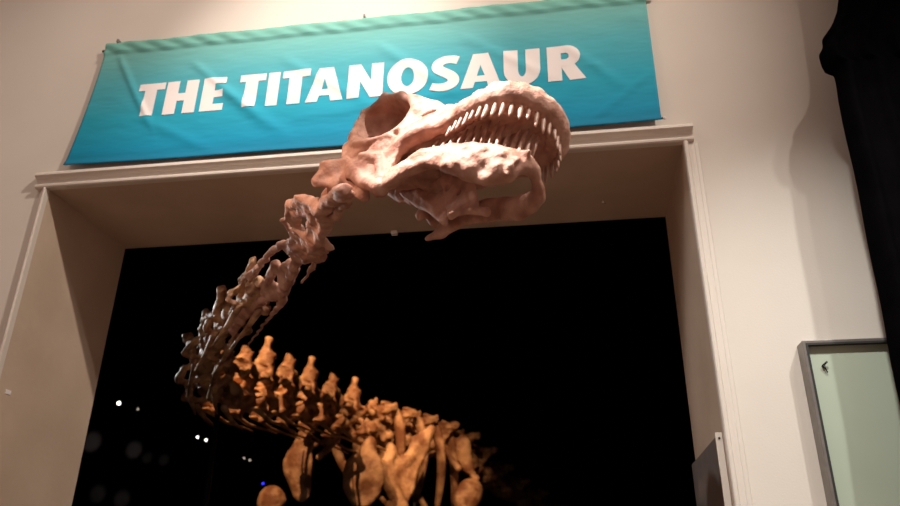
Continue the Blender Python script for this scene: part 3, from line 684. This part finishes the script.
# small fragment of the breast bones low at the front
# mounting posts
for (px, py, pz) in ((-3.9, 3.85, 3.60), (-3.03, 11.0, 4.3), (-1.37, 15.4, 3.8)):
    bm = bmesh.new(); cyl(bm, (px, py, .01), (px, py, pz), .045, .03); cyl(bm, (px, py, .01), (px, py, .05), .25); to_sk(bm_obj('support_post', bm, STEEL, None, True))
# steel rod threaded through the vertebrae
V_, F2 = tube(NP[5:], [.03]*len(NP[5:]), 8); to_sk(mesh_obj('spine_rod', V_, F2, STEEL, None, True))

# ------------------------------------------------------------------ right side: framed case and black drape
CX0, CX1, CZ0, CZ1, CY = 1.26, 2.35, 1.15, 2.868, -.10
FR = empty('display_case', ((CX0+CX1)/2, 0, CZ0), 'shallow metal framed wall case with pale green backing beside the black drape', 'display case')
def to_fr(o): o.parent = FR; o.matrix_parent_inverse = Matrix.Translation(FR.location).inverted(); return o
bm = bmesh.new(); t = .016
box(bm, CX0, CX0+t, CY, 0, CZ0, CZ1, .002); box(bm, CX1-t, CX1, CY, 0, CZ0, CZ1, .002); box(bm, CX0+t, CX1-t, CY, 0, CZ1-t, CZ1, .002); box(bm, CX0+t, CX1-t, CY, 0, CZ0, CZ0+t, .002)
to_fr(bm_obj('frame', bm, FRAME))
bm = bmesh.new(); u = t+.010; y0, y1 = CY+.012, CY+.022
for a in ((CX0+t, CX0+u, CZ0+t, CZ1-t), (CX1-u, CX1-t, CZ0+t, CZ1-t), (CX0+u, CX1-u, CZ1-u, CZ1-t), (CX0+u, CX1-u, CZ0+t, CZ0+u)): box(bm, a[0], a[1], y0-.014, -.02, a[2], a[3])
to_fr(bm_obj('inner_rim', bm, FRAMEI))
bm = bmesh.new(); box(bm, CX0+t, CX1-t, -.072, -.004, CZ0+t, CZ1-t); to_fr(bm_obj('backing_panel', bm, PANELG))
bm = bmesh.new(); cyl(bm, (1.350, -.071, 2.733), (1.350, -.086, 2.733), .008, n=12); cyl(bm, (1.350, -.084, 2.735), (1.368, -.092, 2.752), .005, n=8); cyl(bm, (1.350, -.084, 2.735), (1.364, -.080, 2.695), .006, .002, n=8)
to_fr(bm_obj('small_hook', bm, STEEL, None, True))
# drape
prof = [(6.2, 1.86), (5.6, 1.84), (5.1, 1.805), (4.97, 1.79), (4.88, 1.765), (4.80, 1.73), (4.74, 1.685), (4.66, 1.64), (4.57, 1.61), (4.50, 1.60), (4.455, 1.612), (4.43, 1.655), (4.36, 1.655), (4.27, 1.648), (3.9, 1.64), (3.29, 1.62), (2.79, 1.598), (2.4, 1.585), (1.6, 1.57), (.8, 1.57), (.02, 1.57)]
zs = np.concatenate([np.linspace(6.2, 4.98, 20, endpoint=False), np.linspace(4.98, 4.3, 50, endpoint=False), np.linspace(4.3, .02, 40)])
prof = [(1.6+(a-1.6)*.987 if a > .1 else a, b_*.987) for a, b_ in prof]
pz = np.array([p[0] for p in prof])[::-1]; pxx = np.array([p[1] for p in prof])[::-1]
V = []; Fc = []; NU = 90
for j, z in enumerate(zs):
    xl = float(np.interp(z, pz, pxx)); knot = math.exp(-((z-4.58)/.16)**2)
    for side in (0, 1):
        for i in range(NU+1):
            q = i/NU; x = xl+(2.9-xl)*q; e = math.sqrt(max(0, 1-(1-min(1, q/.05))**2))
            fo = .014*math.sin(q*46+.5*math.sin(z*1.7))+.006*math.sin(q*97+z)
            if side == 0: y = -.35-(.10+fo+.02*knot*math.exp(-(q/.15)**2))*e
            else: y = -.35+(.06-.5*fo)*e
            wig = .007*math.sin(z*47)*knot if z > 4.44 else .003*math.sin(z*9)
            V.append((x+wig*(1-q), y, z))
st = 2*(NU+1)
for j in range(len(zs)-1):
    for side in (0, 1):
        for i in range(NU):
            a = j*st+side*(NU+1)+i; b_ = a+1; c_ = b_+st; d_ = a+st
            Fc.append((a, d_, c_, b_) if side == 0 else (a, b_, c_, d_))
    for i in (NU,):
        a = j*st+i; Fc.append((a, a+st, a+st+NU+1, a+NU+1))
dr = mesh_obj('black_drape', V, Fc, CLOTHB, None, True)
tag(dr, 'tall black cloth drape hanging at the right edge, covering the case corner', 'drape')

# grey panel on the right jamb
pn = empty('jamb_panel', (XR-.015, .55, 0), 'dark grey flat panel standing against the right side of the doorway', 'panel')
bm = bmesh.new(); box(bm, XR-.030, XR-.001, .03, TH-.02, 0.0, 2.40, .002); o = bm_obj('panel_board', bm, GREYP); o.parent = pn; o.matrix_parent_inverse = Matrix.Translation(pn.location).inverted()
bm = bmesh.new(); box(bm, XR-.036, XR+.0-.001, .012, .030, 0.0, 2.415, .002); o = bm_obj('edge_strip', bm, TRIM); o.parent = pn; o.matrix_parent_inverse = Matrix.Translation(pn.location).inverted(); o['label'] = 'pale front edge strip'
bm = bmesh.new(); cyl(bm, (XR-.018, .014, 2.385), (XR-.018, .008, 2.385), .006, n=12); o = bm_obj('screw', bm, STEEL); o.parent = pn; o.matrix_parent_inverse = Matrix.Translation(pn.location).inverted()

# small fittings on the lintel and jamb
bm = bmesh.new(); box(bm, -1.27, -1.222, TH-.045, TH-.005, HT-.03, HT, .004)
tag(bm_obj('sensor_block', bm, WHITE), 'small pale block under the rear edge of the door lintel', 'sensor')
bm = bmesh.new(); cyl(bm, (.343, .697, HT), (.343, .697, HT-.012), .012, .009); cyl(bm, (.343, .697, HT-.010), (.36, .68, HT-.022), .004, n=8)
tag(bm_obj('ceiling_hook', bm, mat('bright_metal', (.7, .66, .6, 1), .25, metal=.9)), 'tiny shiny hook on the lintel underside, right of the skull', 'hook')
bm = bmesh.new(); box(bm, XL, XL+.004, .07, .12, 2.762, 2.79, .001)
tag(bm_obj('sticker', bm, WHITE), 'small white sticker on the left side of the doorway', 'sticker')

# lamps far inside the hall
LW = emit('lamp_lens_white', (1, .93, .82, 1), 9); LD = emit('lamp_lens_dim', (.9, .75, .6, 1), 1.2); LB = emit('lamp_lens_blue', (.03, .03, 1, 1), 4)
for (x, y, z), m, r, lb in (((-15.47, 20, 7.73), LW, .05, 'brightest white spotlight in the dark hall, leftmost of the far lamps'), ((-14.71, 20, 7.5), LD, .028, 'faint spotlight just right of the brightest far lamp'),
                            ((-12.35, 20, 6.49), LW, .028, 'left lamp of the middle pair of far white spotlights'), ((-12.03, 20, 6.39), LW, .030, 'right lamp of the middle pair of far white spotlights'),
                            ((-10.60, 20, 5.77), LD, .024, 'left lamp of the faint pair below the neck bend'), ((-10.39, 20, 5.70), LD, .028, 'right lamp of the faint pair below the neck bend'), ((-9.85, 20, 4.95), LB, .03, 'tiny deep blue light left of the shoulder bones')):
    nm = 'spotlight'
    e = empty(nm, (x, y, z), lb, 'light')
    d = (Vector((0, -D, 1.6))-Vector((x, y, z))).normalized(); bm = bmesh.new(); cyl(bm, (0, 0, 0), tuple(-d*.22), r*1.25, r*.9, 16); cyl(bm, tuple(-d*.12), (0, .1, HZ-z), .012, n=8)
    o = bm_obj('housing', bm, DARK, e); bm = bmesh.new(); cyl(bm, tuple(d*.012), tuple(d*.002), r, n=20); bm_obj('lens', bm, m, e)

# ------------------------------------------------------------------ lights
def spot(name, loc, tgt, power, col, size=60, blend=.5, rad=.06):
    l = bpy.data.lights.new(name, 'SPOT'); l.energy = power; l.color = col; l.spot_size = math.radians(size); l.spot_blend = blend; l.shadow_soft_size = rad
    o = link(bpy.data.objects.new(name, l)); o.location = loc; o.rotation_euler = (Vector(tgt)-Vector(loc)).to_track_quat('-Z', 'Y').to_euler(); return o
PK = (1, .84, .76)
spot('track_light', (3.0, -3.6, 8.5), (-3.2, 0, 2.6), 1550, (1, .89, .78), 64, 1, .07)
spot('track_light', (3.3, -3.1, 7.5), (1.25, 0, 1.0), 900, (1, .99, .94), 38, 1, .07)
spot('track_light', (.7, -3.4, 7.5), (1.5, 0, 1.3), 1350, (1, .99, .94), 36, 1, .12)
spot('track_light', (-3.2, -2.9, 7.6), (-2.0, 0, 3.4), 110, (1, .84, .74), 95, .8, .07)
spot('track_light', (-1.0, -3.2, 7.6), (-1.6, 0, 4.9), 900, (1, .88, .80), 42, 1, .06)
spot('track_light', (-1.7, -2.6, 7.2), (-.38, -1.52, 3.47), 4200, (1, .83, .78), 20, .9, .03)
spot('track_light', (-3.6, -4.0, 5.0), (-1.1, -.8, 3.36), 640, (1, .62, .42), 15, .9, .03)
spot('hall_spotlight', (-4.6, 2.0, 8.4), (-3.9, 6.6, 3.9), 2300, (1, .53, .25), 56, .7, .06)
spot('hall_spotlight', (-1.6, 4.5, 8.0), (-2.9, 10.4, 4.0), 1600, (1, .53, .25), 34, .8, .06)
spot('hall_spotlight', (-7.5, 5.2, 5.6), (-3.2, 1.9, 3.7), 700, (1, .96, .92), 24, .5, .03)
spot('added_patch_spot', (-22.59, 27.5, 7.99), (-22.89, 30, 8.39), 260, (1, .85, .8), 26, .8, .05)  # added spots; their pools stand in for unidentified pale shapes on the back wall
spot('added_patch_spot', (-20.31, 27.5, 7.56), (-20.61, 30, 7.96), 220, (1, .85, .8), 22, .8, .05)
spot('added_patch_spot', (-19.56, 27.5, 7.18), (-19.86, 30, 7.58), 90, (1, .85, .8), 14, .8, .05)
spot('added_patch_spot', (-18.68, 27.5, 7.07), (-18.98, 30, 7.47), 90, (1, .85, .8), 14, .8, .05)
spot('added_patch_spot', (-21.74, 27.5, 5.55), (-22.04, 30, 5.95), 110, (1, .85, .8), 22, .8, .05)
spot('added_patch_spot', (-20.47, 27.5, 5.31), (-20.77, 30, 5.71), 120, (1, .85, .8), 22, .8, .05)
w = bpy.data.worlds.new('world'); SC.world = w; w.use_nodes = True
w.node_tree.nodes['Background'].inputs[0].default_value = (1, .72, .6, 1); w.node_tree.nodes['Background'].inputs[1].default_value = .36
SC.view_settings.view_transform = 'Standard'; SC.view_settings.look = 'None'; SC.view_settings.gamma = 1; SC.view_settings.use_curve_mapping = False
SC.view_settings.exposure = 0
